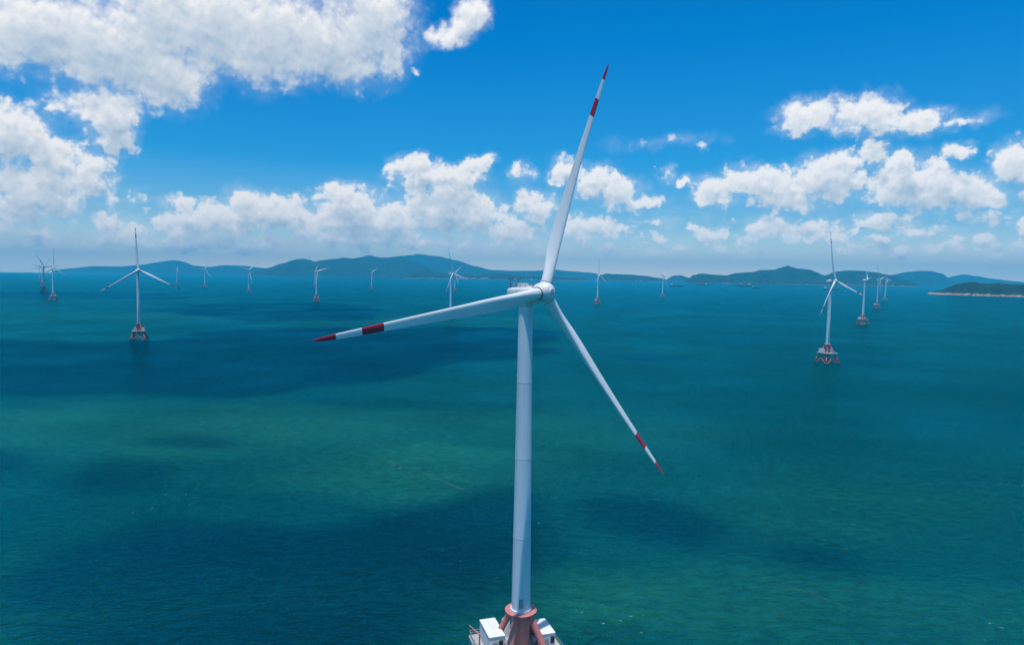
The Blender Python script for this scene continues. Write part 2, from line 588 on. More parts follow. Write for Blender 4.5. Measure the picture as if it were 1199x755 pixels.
# ------------------------------------------------------------------ hills and islets
def make_hill(name, prof, dist, depth, mat, seed, rough=0.10, dist_end=None, ridge=0.5, n_depth=26, step=2.0):
    """a hill whose skyline passes through the profile; it has a real depth and both flanks"""
    x0, x1 = prof[0][0], prof[-1][0]
    n = max(12, int((x1 - x0) / step))
    xs = [x0 + (x1 - x0) * i / n for i in range(n + 1)]

    def interp(x):
        for (a, ya), (b, yb) in zip(prof, prof[1:]):
            if x <= b:
                t = (x - a) / (b - a)
                t = t * t * (3 - 2 * t) * 0.5 + t * 0.5
                return ya + (yb - ya) * t
        return prof[-1][1]
    # origin at the foot of the middle of the hill
    dm = dist if dist_end is None else (dist + dist_end) / 2
    om = at_depth((x0 + x1) / 2, 330, dm + depth * ridge)
    om.z = seaz(om.xy.length)
    bm = bmesh.new()
    grid = []
    for i, x in enumerate(xs):
        d0 = dist if dist_end is None else dist + (dist_end - dist) * i / n
        yr = d0 + depth * ridge
        top = at_depth(x, interp(x), yr)
        col = []
        for j in range(n_depth + 1):
            t = j / n_depth
            y = d0 + depth * t
            wob = noise.noise(Vector((x * 0.11, 3.1, seed))) * 0.10 * depth * (1 - t)
            q = at_depth(x, 330, y + wob)
            base = seaz(q.xy.length)
            hgt = max(top.z - base, 2.0)
            s = sin(pi * min(1, t / (2 * ridge) if t < ridge else 0.5 + (t - ridge) / (2 * (1 - ridge))))
            s = max(s, 0) ** 0.85
            nz = noise.fractal(Vector((q.x, q.y, seed * 1000)) * (2.2 / depth), 0.9, 2.1, 6)
            nz2 = noise.fractal(Vector((q.x, q.y, seed * 500)) * (16.0 / depth), 0.9, 2.1, 4)
            k = 1 + (nz * rough * 3.2) * (1 - abs(s) ** 6) + nz2 * rough * 0.5
            end = min(1.0, min(i, n - i) / 2.0)
            z = base - 4 + (hgt + 4) * s * min(1.0, max(0.1, k)) * end
            if j in (0, n_depth):
                z = base - 6
            col.append(bm.verts.new((q.x - om.x, q.y - om.y, z - om.z)))
        grid.append(col)
    for i in range(n):
        for j in range(n_depth):
            f = bm.faces.new((grid[i][j], grid[i + 1][j], grid[i + 1][j + 1], grid[i][j + 1]))
            f.smooth = True
    me = bpy.data.meshes.new(name)
    bm.to_mesh(me)
    bm.free()
    me.materials.append(mat)
    o = bpy.data.objects.new(name, me)
    o.location = om
    COL.objects.link(o)
    tag(o, kind='structure')
    return o


make_hill('far_hills', [(60, 317), (80, 314.5), (110, 311.5), (140, 312), (165, 310), (185, 307), (203, 304.5), (214, 306), (228, 311), (245, 312.5), (262, 310.5), (285, 311), (310, 314), (330, 318)], 20300, 2200, M_LAND, 1, 0.08)
make_hill('left_hills', [(290, 321.5), (300, 318), (315, 313.5), (330, 308.5), (345, 304), (357, 302.8), (368, 306), (378, 304.5), (390, 303), (405, 304), (420, 301.5), (433, 299), (445, 301.5), (456, 301.5), (466, 299.6), (478, 303.5), (492, 309), (505, 314), (520, 319), (532, 323)], 13500, 2800, M_LAND, 2, 0.20)
make_hill('back_hills', [(360, 318), (380, 306), (402, 301.5), (424, 304), (450, 305), (470, 299.5), (490, 297.5), (512, 300), (535, 305), (556, 311.5), (575, 316), (600, 317), (626, 317), (648, 315.5), (668, 317.5), (690, 319), (712, 323)], 17800, 2200, M_LAND, 3, 0.2)
make_hill('islet', [(472, 325), (479, 320), (490, 317.5), (498, 314), (505, 317.5), (514, 321), (530, 322), (545, 322.5), (563, 322), (576, 320.2), (590, 320.6), (606, 323), (640, 323.5), (672, 325), (690, 327)], 11000, 900, M_LAND, 4, 0.14, step=1.0)
make_hill('islet', [(436, 323.5), (444, 321.5), (452, 321.6), (462, 324)], 13500, 500, M_LAND, 5, 0.12, step=0.7)
make_hill('low_coast', [(700, 324.5), (709, 320.2), (720, 320.8), (738, 321.4), (756, 323), (770, 325.2), (785, 328)], 12500, 1200, M_LAND, 6, 0.14, step=1.0)
make_hill('far_islet', [(780, 327), (788, 322.6), (797, 322.2), (806, 325), (812, 328)], 15500, 900, M_LAND, 7, 0.1, step=1.0)
make_hill('right_hills', [(800, 329), (812, 322), (821, 320), (835, 321.5), (850, 322.3), (862, 319.5), (880, 318.6), (890, 316), (905, 316), (913, 313.5), (921.5, 310.6), (932, 314.2), (948, 315.6), (956, 319), (965, 322.5), (978, 318), (990, 316.6), (1005, 316.8), (1022, 318.5), (1042, 322), (1060, 327), (1075, 332)], 9800, 1900, M_LAND, 8, 0.24)
make_hill('blue_hill', [(1028, 330), (1045, 321.5), (1060, 318.5), (1076, 317), (1090, 317.4), (1102, 320), (1112, 326), (1122, 332)], 14500, 1900, M_LAND, 9, 0.08)
make_hill('far_hill', [(1100, 329), (1115, 323.5), (1127, 321.2), (1142, 323), (1160, 326), (1185, 329), (1215, 332)], 17500, 1800, M_LAND, 10, 0.08)
make_hill('rocky_headland', [(1085, 344.6), (1091, 341.6), (1104, 339.4), (1112, 335.5), (1120, 332.8), (1133, 330.2), (1141, 329.9), (1153, 332.2), (1168, 331), (1186, 332.8), (1205, 333.2), (1235, 331), (1270, 334), (1310, 340), (1340, 349)], 4480, 420, M_ISLE, 11, 0.16, dist_end=3500, ridge=0.42, step=1.0, n_depth=34)


# ------------------------------------------------------------------ wind turbines
L_BLADE, H_HUB, Z_FLANGE, Z_DECK = 57.0, 93.0, 21.0, 11.5
TILT, CONE, OVERHANG = radians(6.0), radians(2.6), 5.4


def blade_mesh():
    # section stations: radius, chord, thickness ratio, twist (deg), prebend
    st = []
    N = 46
    bands = [0.0, 0.755, 0.835, 0.925]
    rs = sorted(set([1.7 + (57.0 - 1.7) * (i / N) for i in range(N + 1)] + [0.755 * 57, 0.835 * 57, 0.925 * 57]))
    keys = [(1.7, 2.4, 1.0, 14), (3.2, 2.4, 1.0, 14), (6, 2.6, .76, 14), (9, 2.9, .56, 13), (12, 3.1, .44, 11), (16, 3.0, .36, 8.5), (22, 2.55, .30, 6),
            (30, 2.05, .26, 3.8), (38, 1.62, .23, 2), (46, 1.25, .21, .6), (52, .95, .2, -.3), (55, .68, .2, -.8), (56.4, .42, .2, -1), (57, .12, .2, -1)]

    def ip(r, k):
        for a, b in zip(keys, keys[1:]):
            if r <= b[0] + 1e-6:
                t = (r - a[0]) / (b[0] - a[0])
                return a[k] + (b[k] - a[k]) * t
        return keys[-1][k]
    rings, mats = [], []
    for r in rs:
        ch, th, tw = ip(r, 1), ip(r, 2), radians(ip(r, 3) + 4.0)
        blend = min(1.0, max(0.0, (1.0 - th) / 0.5))
        ring = []
        for k in range(28):
            a = 2 * pi * k / 28
            # round root section
            cxr, cyr = -0.5 * ch * cos(a), 0.5 * ch * sin(a) * th
            # aerofoil section: leading edge at a = 0
            xc = 0.5 * (1 - cos(a))
            yt = 5 * th * (0.2969 * sqrt(max(xc, 0)) - 0.126 * xc - 0.3516 * xc ** 2 + 0.2843 * xc ** 3 - 0.1036 * xc ** 4)
            camb = 0.10 * th * 4 * xc * (1 - xc)
            ya = (yt if a <= pi else -yt) + camb
            xa, ya = (xc - 0.32) * ch, ya * ch
            x = cxr * (1 - blend) + xa * blend
            y = cyr * (1 - blend) + ya * blend
            # leading edge faces +X (clockwise seen from upwind), suction side downwind (+Y)
            X, Y = -x, y
            xr, yr = X * cos(tw) + Y * sin(tw), -X * sin(tw) + Y * cos(tw)
            pre = -1.6 * (max(0, r - 12) / 45.0) ** 2
            ring.append((xr, yr + pre, r))
        rings.append(ring)
    for a, b in zip(rs, rs[1:]):
        m = (a + b) / 2 / 57.0
        mats.append(1 if (m > 0.925 or 0.755 < m < 0.835) else 0)
    mats_f = mats
    mb = MB()
    mb.loft(rings, True, mats_f)
    mb.bm.faces.ensure_lookup_table()
    # root cuff ring
    return mb


def hub_mesh():
    mb = MB()
    # spinner: lathe about -Y
    prof = [(1.35, 2.3), (1.95, 1.6), (2.05, .6), (2.05, -.5), (1.9, -1.2), (1.6, -1.75), (1.15, -2.1), (.7, -2.25), (.66, -2.42), (.2, -2.45)]
    mb.lathe(prof, 36, axis='Y')
    for k in range(3):
        a = 2 * pi * k / 3
        d = Vector((sin(a), 0, cos(a)))
        tmp = Matrix.Rotation(a, 4, 'Y') @ Matrix.Rotation(CONE, 4, 'X')
        p0, p1 = tmp @ Vector((0, 0, .6)), tmp @ Vector((0, 0, 1.98))
        mb.tube(p0, p1, 1.42, 1.38, 28)
    return mb


def make_turbine():
    root = empty('wind_turbine')
    fx = empty  # noqa
    parts = {}
    # ---- tower
    t = MB()
    secs = [Z_FLANGE + .35, 38, 56, 73, 89.6]
    prof = [(2.42, Z_FLANGE + .05), (2.42, Z_FLANGE + .45), (2.14, Z_FLANGE + .5)]
    for i in range(len(secs) - 1):
        za, zb = secs[i] + .07 + (.15 if i == 0 else 0), secs[i + 1]
        ra = 2.14 - (za - 21) / 69 * .60
        rb = 2.14 - (zb - 21) / 69 * .60
        prof += [(ra, za), (rb, zb - .06), (rb + .022, zb - .06), (rb + .022, zb + .06), (rb, zb + .06)]
    prof += [(1.62, 89.9)]
    t.lathe(prof, 48)
    tower = t.build('tower', M_TOWER, root)
    d = MB()
    d.box(0, -2.09, Z_FLANGE + 2.3, .95, .16, 2.1, bevel=.04)
    d.build('door', M_STEEL, tower)
    # ---- nacelle (local frame: rotor toward -Y, origin at the tower top axis, hub height)
    n = MB()
    zc = -0.8
    rings = []
    for y, hw, hh, zo in [(-3.2, 1.5, 1.5, .0), (-3.0, 1.75, 1.75, 0), (-1.5, 2.0, 1.75, 0), (0, 2.05, 1.7, .0), (2.4, 2.05, 1.65, .0), (3.6, 1.9, 1.5, .05), (4.3, 1.65, 1.3, .1), (4.45, 1.4, 1.1, .12)]:
        ring = []
        for k in range(32):
            a = 2 * pi * k / 32
            c, s_ = cos(a), sin(a)
            e = 0.42
            ring.append((hw * math.copysign(abs(c) ** e, c), y, zc + zo + hh * math.copysign(abs(s_) ** e, s_)))
        rings.append(ring)
    n.loft(rings)
    nac = n.build('nacelle', M_NAC, root)
    c = MB()
    c.box(0, .9, 1.25, 2.2, 1.3, 1.0, bevel=.14)
    for k in range(5):
        c.box(-.8 + k * .4, .22, 1.25, .06, .08, .7)
    c.build('cooler', M_NAC, nac)
    c = MB()
    c.box(.3, -.9, 1.0, 1.3, 1.1, .5, bevel=.1)
    c.build('roof_hatch', M_CABIN, nac)
    r = MB()
    pts = [(-1.6, -1.4), (-1.6, 3.7), (1.6, 3.7), (1.6, -1.4)]
    for (xa, ya), (xb, yb) in zip(pts, pts[1:]):
        for zz in (1.3, 1.7):
            r.tube((xa, ya, zz), (xb, yb, zz), .035, seg=6)
        k = max(2, int(hypot(xb - xa, yb - ya) / 1.3))
        for i in range(k + 1):
            x, y = xa + (xb - xa) * i / k, ya + (yb - ya) * i / k
            r.tube((x, y, .6), (x, y, 1.7), .035, seg=6)
    r.build('railing', M_STEEL, nac)
    for sx in (-1.2, 1.2):
        r = MB()
        r.tube((sx, 3.6, .5), (sx, 3.6, 2.9), .06, .04, 8)
        r.tube((sx - .5, 3.6, 2.5), (sx + .5, 3.6, 2.5), .035, seg=6)
        r.lathe([(.02, 0), (.16, .05), (.16, .2), (.02, .26)], 10, (sx - .5, 3.6, 2.55))
        r.lathe([(.02, 0), (.1, .05), (.1, .35), (.02, .4)], 10, (sx + .5, 3.6, 2.55))
        r.build('wind_mast', M_DARK, nac)
    for sx in (-.75, .75):
        r = MB()
        r.tube((sx, 3.9, .4), (sx, 3.9, 1.3), .05, seg=6)
        r.lathe([(.12, 0), (.2, .05), (.2, .4), (.05, .5)], 12, (sx, 3.9, 1.3))
        r.build('beacon', M_RED, nac)
    y = MB()
    y.lathe([(1.66, -3.1), (1.78, -3.0), (1.78, -2.35), (1.7, -2.1)], 40)
    y.build('yaw_ring', M_TOWER, nac)
    # ---- hub
    hub = hub_mesh().build('hub', M_NAC, root)
    s = MB()
    s.lathe([(1.5, 2.32), (1.5, 2.75)], 32, axis='Y')
    s.build('shaft_seal', M_DARK, hub)
    s = MB()
    s.lathe([(.5, -2.44), (.5, -2.52), (.42, -2.55), (.1, -2.55)], 20, axis='Y')
    s.build('nose_hatch', M_STEEL, hub)
    for k in range(5):
        pass
    # ---- blades
    for k in range(3):
        if k == 0:
            bl = blade_mesh().build('blade', [M_BLADE, M_RED], root)
            cu = MB()
            cu.lathe([(1.24, 1.9), (1.36, 1.94), (1.36, 2.1), (1.24, 2.14)], 32)
            cuff = cu.build('root_ring', M_DARK, bl)
        else:
            b2 = bl.copy()
            COL.objects.link(b2)
            c2 = cuff.copy()
            COL.objects.link(c2)
            c2.parent = b2
    # ---- foundation, turned with the platform
    q = Matrix.Rotation(radians(18), 4, 'Z')

    def P(x, y, z):
        return q @ Vector((x, y, z))
    c = MB()
    c.lathe([(2.0, Z_DECK - 3.5), (2.0, Z_FLANGE - 2.2), (2.1, Z_FLANGE - 1.0), (2.45, Z_FLANGE - .7), (2.45, Z_FLANGE - .3)], 36)
    c.build('central_column', M_JACKET, root)
    c = MB()
    c.lathe([(2.2, Z_FLANGE - .32), (3.45, Z_FLANGE - .28), (3.6, Z_FLANGE - .2), (3.6, Z_FLANGE + .02), (3.5, Z_FLANGE + .06), (2.2, Z_FLANGE + .04)], 48)
    c.build('flange', M_JACKET, root)
    dirs = [(1, 1), (1, -1), (-1, -1), (-1, 1)]

    def leg_at(dx, dy, z):
        rr = 1.75 + (20.0 - z) * 0.365      # offset along each side
        return P(dx * rr, dy * rr, z)
    for dx, dy in dirs:
        l = MB()
        l.tube(leg_at(dx, dy, 20.2), leg_at(dx, dy, 3.2), .72, .82, 20)
        leg = l.build('leg', M_JACKET, root)
        l = MB()
        l.tube(leg_at(dx, dy, 3.25), leg_at(dx, dy, -6), .84, .84, 20)
        l.lathe([(.9, -.15), (1.0, -.1), (1.0, .1), (.9, .15)], 20, leg_at(dx, dy, 3.3))
        l.build('splash_sleeve', M_SPLASH, leg)
    for i in range(4):
        a, b = dirs[i], dirs[(i + 1) % 4]
        l = MB()
        l.tube(leg_at(*a, 10.0), leg_at(*b, -2.5), .32, seg=12)
        l.build('brace', M_JACKET, root)
        l = MB()
        l.tube(leg_at(*b, 10.0), leg_at(*a, -2.5), .32, seg=12)
        l.build('brace', M_JACKET, root)
        l = MB()
        l.tube(leg_at(*a, 2.2), leg_at(*b, 2.2), .28, seg=12)
        l.build('brace', M_SPLASH, root)
    # ---- platform
    pl = MB()
    hs = 9.4
    rz = radians(18)
    # plated deck with an opening round the column, on edge beams
    o_ = P(0, 0, 0)
    for (cx_, cy_, sx, sy) in [(-6.0, 0, 6.8, 18.8), (6.0, 0, 6.8, 18.8), (0, 6.0, 5.2, 6.8), (0, -6.0, 5.2, 6.8)]:
        w = P(cx_, cy_, Z_DECK - .12)
        pl.box(w.x, w.y, w.z, sx, sy, .24, rz)
    for (cx_, cy_, sx, sy) in [(-hs, 0, .5, 19.3), (hs, 0, .5, 19.3), (0, hs, 18.3, .5), (0, -hs, 18.3, .5), (-4, 0, .35, 18.2), (4, 0, .35, 18.2)]:
        w = P(cx_, cy_, Z_DECK - .62)
        pl.box(w.x, w.y, w.z, sx, sy, .75, rz)
    plat = pl.build('platform', M_DECK, root)
    # pedestal round the column
    pd = MB()
    pd.lathe([(2.9, Z_DECK), (2.9, Z_DECK + .5), (2.1, Z_DECK + .55)], 36)
    pd.build('pedestal', M_DECK, plat)
    r = MB()
    cor = [(-hs, -hs), (hs, -hs), (hs, hs), (-hs, hs)]
    for i in range(4):
        a, b = cor[i], cor[(i + 1) % 4]
        for zz in (.55, 1.1):
            r.tube(P(*a, Z_DECK + zz), P(*b, Z_DECK + zz), .04, seg=6)
        for k in range(13):
            x, y_ = a[0] + (b[0] - a[0]) * k / 13, a[1] + (b[1] - a[1]) * k / 13
            r.tube(P(x, y_, Z_DECK), P(x, y_, Z_DECK + 1.1), .04, seg=6)
    r.build('railing', M_STEEL, plat)

    def cabin(cx_, cy_, sx, sy, sz, name='equipment_cabin'):
        b = MB()
        w = P(cx_, cy_, 0)
        b.box(w.x, w.y, Z_DECK + .3 + sz / 2, sx, sy, sz, rz, .06)
        b.box(w.x, w.y, Z_DECK + .3 + sz + .06, sx + .2, sy + .2, .14, rz, .04)
        # corrugation ribs along the sides
        k = int(sy / .55)
        for i in range(1, k):
            for sg in (-1, 1):
                v = P(cx_ + sg * (sx / 2 + .02), cy_ - sy / 2 + sy * i / k, 0)
                b.box(v.x, v.y, Z_DECK + .3 + sz / 2, .08, .14, sz - .3, rz)
        for sg in (-1, 1):
            v = P(cx_ + sg * (sx / 2 - .3), cy_, 0)
            b.box(v.x, v.y, Z_DECK + .15, .25, sy, .3, rz)
        o = b.build(name, M_CABIN, plat)
        return o
    ca = cabin(-5.5, 4.2, 3.6, 8.2, 3.5)
    cb = cabin(6.3, 1.7, 3.0, 6.6, 3.3)
    for cab, cx_, cy_, sx in [(ca, -5.5, -.02, 1.1), (cb, 6.3, -1.68, 1.0)]:
        b = MB()
        w = P(cx_ - .5, cy_, 0)
        b.box(w.x, w.y, Z_DECK + 1.55, sx, .1, 2.2, rz, .03)
        b.build('cabin_door', M_STEEL, plat)
        b = MB()
        w = P(cx_ + .9, cy_, 0)
        b.box(w.x, w.y, Z_DECK + 2.1, .95, .06, 1.6, rz)
        for i in range(6):
            w = P(cx_ + .9, cy_ - .02, 0)
            b.box(w.x, w.y, Z_DECK + 1.5 + i * .25, .9, .1, .1, rz)
        b.build('louvre', M_DARK, plat)
    w = P(-1.3, 7.0, 0)
    b = MB()
    b.lathe([(.2, 0), (.95, .02), (.95, 3.7), (.7, 4.05), (.2, 4.2)], 24, (w.x, w.y, Z_DECK))
    b.build('tank', M_CABIN, plat)
    w = P(2.6, 5.2, 0)
    b = MB()
    b.lathe([(.1, 0), (.6, .02), (.6, 1.4), (.4, 1.6), (.1, 1.65)], 20, (w.x, w.y, Z_DECK))
    b.build('tank', M_CABIN, plat)
    for (cx_, cy_, sx, sy, sz) in [(-3.0, 1.0, .8, 1.6, 1.5), (-3.4, -2.2, .8, 1.2, 1.9), (-6.4, -3.6, 1.6, 1.8, 1.4), (-2.9, 3.6, .7, .8, 1.2), (3.9, -4.6, 1.6, 1.0, 1.1), (6.8, -4.2, 1.2, 1.2, 1.0), (3.9, 2.0, .7, 1.4, 1.3)]:
        w = P(cx_, cy_, 0)
        b = MB()
        b.box(w.x, w.y, Z_DECK + sz / 2, sx, sy, sz, rz, .06)
        b.box(w.x, w.y, Z_DECK + sz + .05, sx + .12, sy + .12, .1, rz, .03)
        b.build('switch_cabinet', M_STEEL, plat)
    b = MB()
    w = P(-8.7, 3.4, 0)
    b.tube((w.x, w.y, Z_DECK), (w.x, w.y, Z_DECK + 3.2), .22, .18, 12)
    w2 = P(-10.6, 5.4, 0)
    b.tube((w.x, w.y, Z_DECK + 3.1), (w2.x, w2.y, Z_DECK + 4.6), .16, .1, 10)
    b.tube((w2.x, w2.y, Z_DECK + 4.6), (w2.x, w2.y, Z_DECK + 3.1), .03, seg=6)
    b.build('davit_crane', M_JACKET, plat)
    # boat landing: two fender tubes with a ladder
    b = MB()
    for sx in (-.9, .9):
        b.tube(P(sx, -9.9, Z_DECK - .5), P(sx, -11.2, -4), .2, seg=10)
    for i in range(12):
        t_ = i / 12
        b.tube(P(-.9, -9.95 - 1.0 * t_, Z_DECK - 1 - t_ * 11), P(.9, -9.95 - 1.0 * t_, Z_DECK - 1 - t_ * 11), .05, seg=6)
    b.build('boat_landing', M_STEEL, root)
    return root


def pose(root, yaw, phase, loc):
    root.location = loc
    blades = [o for o in root.children if o.name.split('.')[0] == 'blade']
    B = Matrix.Rotation(radians(yaw), 4, 'Z')
    top = Matrix.Translation((0, 0, H_HUB)) @ B
    hubm = top @ Matrix.Translation((0, -OVERHANG, 0)) @ Matrix.Rotation(-TILT, 4, 'X')
    k = 0
    for o in root.children:
        nm = o.name.split('.')[0]
        if nm == 'nacelle':
            o.matrix_local = top
        elif nm == 'hub':
            o.matrix_local = hubm @ Matrix.Rotation(radians(phase), 4, 'Y')
        elif nm == 'blade':
            o.matrix_local = hubm @ Matrix.Rotation(radians(phase + 120 * k), 4, 'Y') @ Matrix.Rotation(CONE, 4, 'X')
            k += 1


def copy_turbine(src, skip=()):
    r = src.copy()
    COL.objects.link(r)
    for ch in src.children:
        nm = ch.name.split('.')[0]
        if nm in skip:
            continue
        c = ch.copy()
        COL.objects.link(c)
        c.parent = r
        for g in ch.children:
            if g.name.split('.')[0] in skip:
                continue
            d = g.copy()
            COL.objects.link(d)
            d.parent = c
    return r


GRP = 'offshore wind turbines standing in the sea'
proto = make_turbine()
# nearest turbine: fitted to the photograph
d_hub = 133.02 * 57 / 52
hubp = at_depth(637, 342, d_hub)
YAW = 44.35
tw = Vector((hubp.x - OVERHANG * sin(radians(YAW)), hubp.y + OVERHANG * cos(radians(YAW)), 0))
H_HUB_NEAR = hubp.z
tw.z = hubp.z - H_HUB
pose(proto, YAW, 22.8, tw)
tag(proto, 'large white wind turbine nearest the camera, red-banded blades filling the middle', 'wind turbine', GRP)

SMALL = ('railing', 'wind_mast', 'beacon', 'roof_hatch', 'nose_hatch', 'shaft_seal', 'davit_crane', 'switch_cabinet', 'cabin_door', 'louvre', 'door', 'root_ring', 'yaw_ring', 'pedestal', 'boat_landing', 'tank')
FAR = SMALL + ('cooler', 'splash_sleeve', 'brace', 'flange', 'equipment_cabin')
# hub pixel, depth, yaw, blade phase, label
OTHERS = [
    ((162.1, 316.6), 917, 40, 118, 'white turbine on a red footing, largest one on the left half of the sea'),
    ((978, 328.2), 771, 36, 108, 'white turbine on a red jacket platform, largest one on the right of the sea'),
    ((63.2, 313.6), 1964, 80, 5, 'front turbine of the cluster at the far left edge, one blade straight up'),
    ((52.3, 313.4), 2501, 78, 86, 'second turbine of the far left cluster, just left of its front turbine'),
    ((50, 313.4), 3169, 68, 42, 'third turbine back in the far left cluster, overlapping the second'),
    ((46.2, 313.8), 4250, 60, 12, 'leftmost and faintest turbine at the back of the far left cluster'),
    ((208, 315.2), 3917, 102, 116, 'small distant turbine seen edge on, just right of the largest left turbine'),
    ((240.1, 316), 3378, 54, 28, 'faint distant turbine in front of the bare horizon left of the hills'),
    ((291.5, 316.4), 2767, 38, 50, 'distant turbine with two blades spread in a V, at the left foot of the hills'),
    ((371.8, 317), 2099, 64, 78, 'mid-distance turbine on a red footing in front of the long blue hills'),
    ((369.6, 317.4), 3900, 60, 30, 'faint turbine hidden almost wholly behind the mid-distance one before the hills'),
    ((436, 317.6), 3464, 66, 70, 'small turbine in front of the tallest blue hill, dark footing'),
    ((530.3, 320), 1490, 62, 104, 'turbine rising from behind the near left blade, left of the near tower'),
    ((533, 318.6), 3249, 20, 46, 'small turbine right behind the one that rises above the near left blade'),
    ((702, 321.3), 2209, 58, 118, 'turbine right of the near upper blade root, one blade upright over open sea'),
    ((777.8, 322.4), 2852, 52, 42, 'small pale turbine before the gap between the centre coast and right hills'),
    ((1016, 326.4), 1416, 70, 38, 'second turbine of the right hand row, just behind its largest'),
    ((1030.6, 326.2), 2193, 46, 80, 'third turbine of the right hand row receding toward the blue hill'),
    ((1039, 326.7), 2857, 44, 96, 'last and smallest turbine of the right hand row below the blue hill'),
]
for hpx, y, yaw, ph, lab in OTHERS:
    v = ray(*hpx)
    far = y > 2600
    o = copy_turbine(proto, FAR if far else SMALL)
    x = v.x * y
    loc = (x - OVERHANG * sin(radians(yaw)), y + OVERHANG * cos(radians(yaw)), seaz(hypot(x, y)))
    pose(o, yaw, ph, loc)
    for ch in o.children:
        if ch.name.split('.')[0] == 'platform':
            ch.scale = (0.82, 0.82, 1.0)
    tag(o, lab, 'wind turbine', GRP)


# ------------------------------------------------------------------ ships and shore buildings
def make_ship(px, py, width_px, label, heading=0.0, kind=0):
    p = on_sea(px, py)
    Ls = width_px / FPX * p.y
    Bw, Hh = Ls * .16, Ls * .075
    root = empty('cargo_ship', p)
    root.rotation_euler = (0, 0, heading)
    h = MB()
    rings = []
    for t, w, lift_ in [(-.5, .72, .25), (-.47, .9, .1), (-.3, 1, 0), (.25, 1, 0), (.4, .72, .06), (.47, .35, .2), (.5, .06, .35)]:
        x = t * Ls
        b = Bw / 2 * w
        zt = Hh * (1 + lift_ * .8)
        rings.append([(x, -b, zt), (x, -b * .85, -1.5), (x, b * .85, -1.5), (x, b, zt)])
    h.loft(rings, smooth=False)
    h.build('hull', M_HULL, root)
    s = MB()
    sx = -.38 * Ls if kind == 0 else .36 * Ls
    s.box(sx, 0, Hh * 1.05 + Ls * .04, Ls * .1, Bw * .8, Ls * .08, bevel=Ls * .004)
    s.box(sx, 0, Hh * 1.05 + Ls * .1, Ls * .06, Bw * .6, Ls * .04, bevel=Ls * .004)
    dh = s.build('deckhouse', M_CABIN, root)
    s = MB()
    s.box(sx + Ls * .052, 0, Hh * 1.05 + Ls * .105, Ls * .004, Bw * .52, Ls * .015)
    s.build('bridge_window', M_GLASS, dh)
    s = MB()
    for k in range(3):
        x = (-.2 + k * .2) * Ls
        s.box(x, 0, Hh * 1.06 + Ls * .008, Ls * .15, Bw * .7, Ls * .016, bevel=Ls * .002)
    s.build('hatch_cover', M_STEEL, root)
    s = MB()
    s.tube((.43 * Ls if kind == 0 else -.4 * Ls, 0, Hh), (.43 * Ls if kind == 0 else -.4 * Ls, 0, Hh + Ls * .14), Ls * .006, Ls * .004, 8)
    s.build('mast', M_STEEL, root)
    tag(root, label, 'ship', 'cargo ships anchored off the far coast')


for a in [
    (826, 331.5, 20, 'long dark ship at the left foot of the right hills, farther of the pair', .05, 0),
    (822, 334.2, 12, 'short dark ship just nearer than the long one at the right hills left foot', -.1, 1),
    (792, 335.2, 15, 'dark barge in open water left of the right hills, taller at its left end', .08, 0),
    (871, 335.2, 17, 'dark ship below the left slope of the right hills, mid row', 0.0, 1),
    (886, 337.2, 12, 'low dark ship just right of and nearer than the mid row ship', .1, 0),
    (973, 339.4, 18, 'dark ship right behind the tower of the largest right turbine', .05, 0),
    (987, 341.8, 7, 'tiny dark ship just right of the largest right turbine', .3, 1),
    (297.5, 323.6, 6, 'tiny dark ship beside the V-bladed turbine at the left hills', .1, 0),
    (428, 325.2, 9, 'tiny dark ship before the shore of the tallest left hill', 0, 1),
]:
    make_ship(*a)


def make_house(p, w, d, h, rz, gable, label, group):
    root = empty('shore_building', p)
    root.rotation_euler = (0, 0, rz)
    b = MB()
    b.box(0, 0, h / 2 - 3, w, d, h + 6)
    wl = b.build('wall', M_WALL, root)
    b = MB()
    nfl = max(1, int(h / 4))
    for f in range(nfl):
        for k in range(max(2, int(w / 6))):
            x = -w / 2 + w * (k + .5) / max(2, int(w / 6))
            b.box(x, -d / 2 - .02, 2.2 + f * 3.8, min(2.4, w / 6), .12, 1.6)
    b.build('window', M_GLASS, wl)
    b = MB()
    if gable:
        e = .6
        prism = [[(-w / 2 - e, -d / 2 - e, h), (-w / 2 - e, d / 2 + e, h), (-w / 2 - e, 0, h + d * .35)],
                 [(w / 2 + e, -d / 2 - e, h), (w / 2 + e, d / 2 + e, h), (w / 2 + e, 0, h + d * .35)]]
        b.loft(prism, smooth=False)
    else:
        b.box(0, 0, h + .3, w + .8, d + .8, .6)
        b.box(w * .2, 0, h + 1.6, w * .25, d * .4, 2.0)
    b.build('roof', M_ROOF if gable else M_WALL, root)
    tag(root, label, 'building', group)


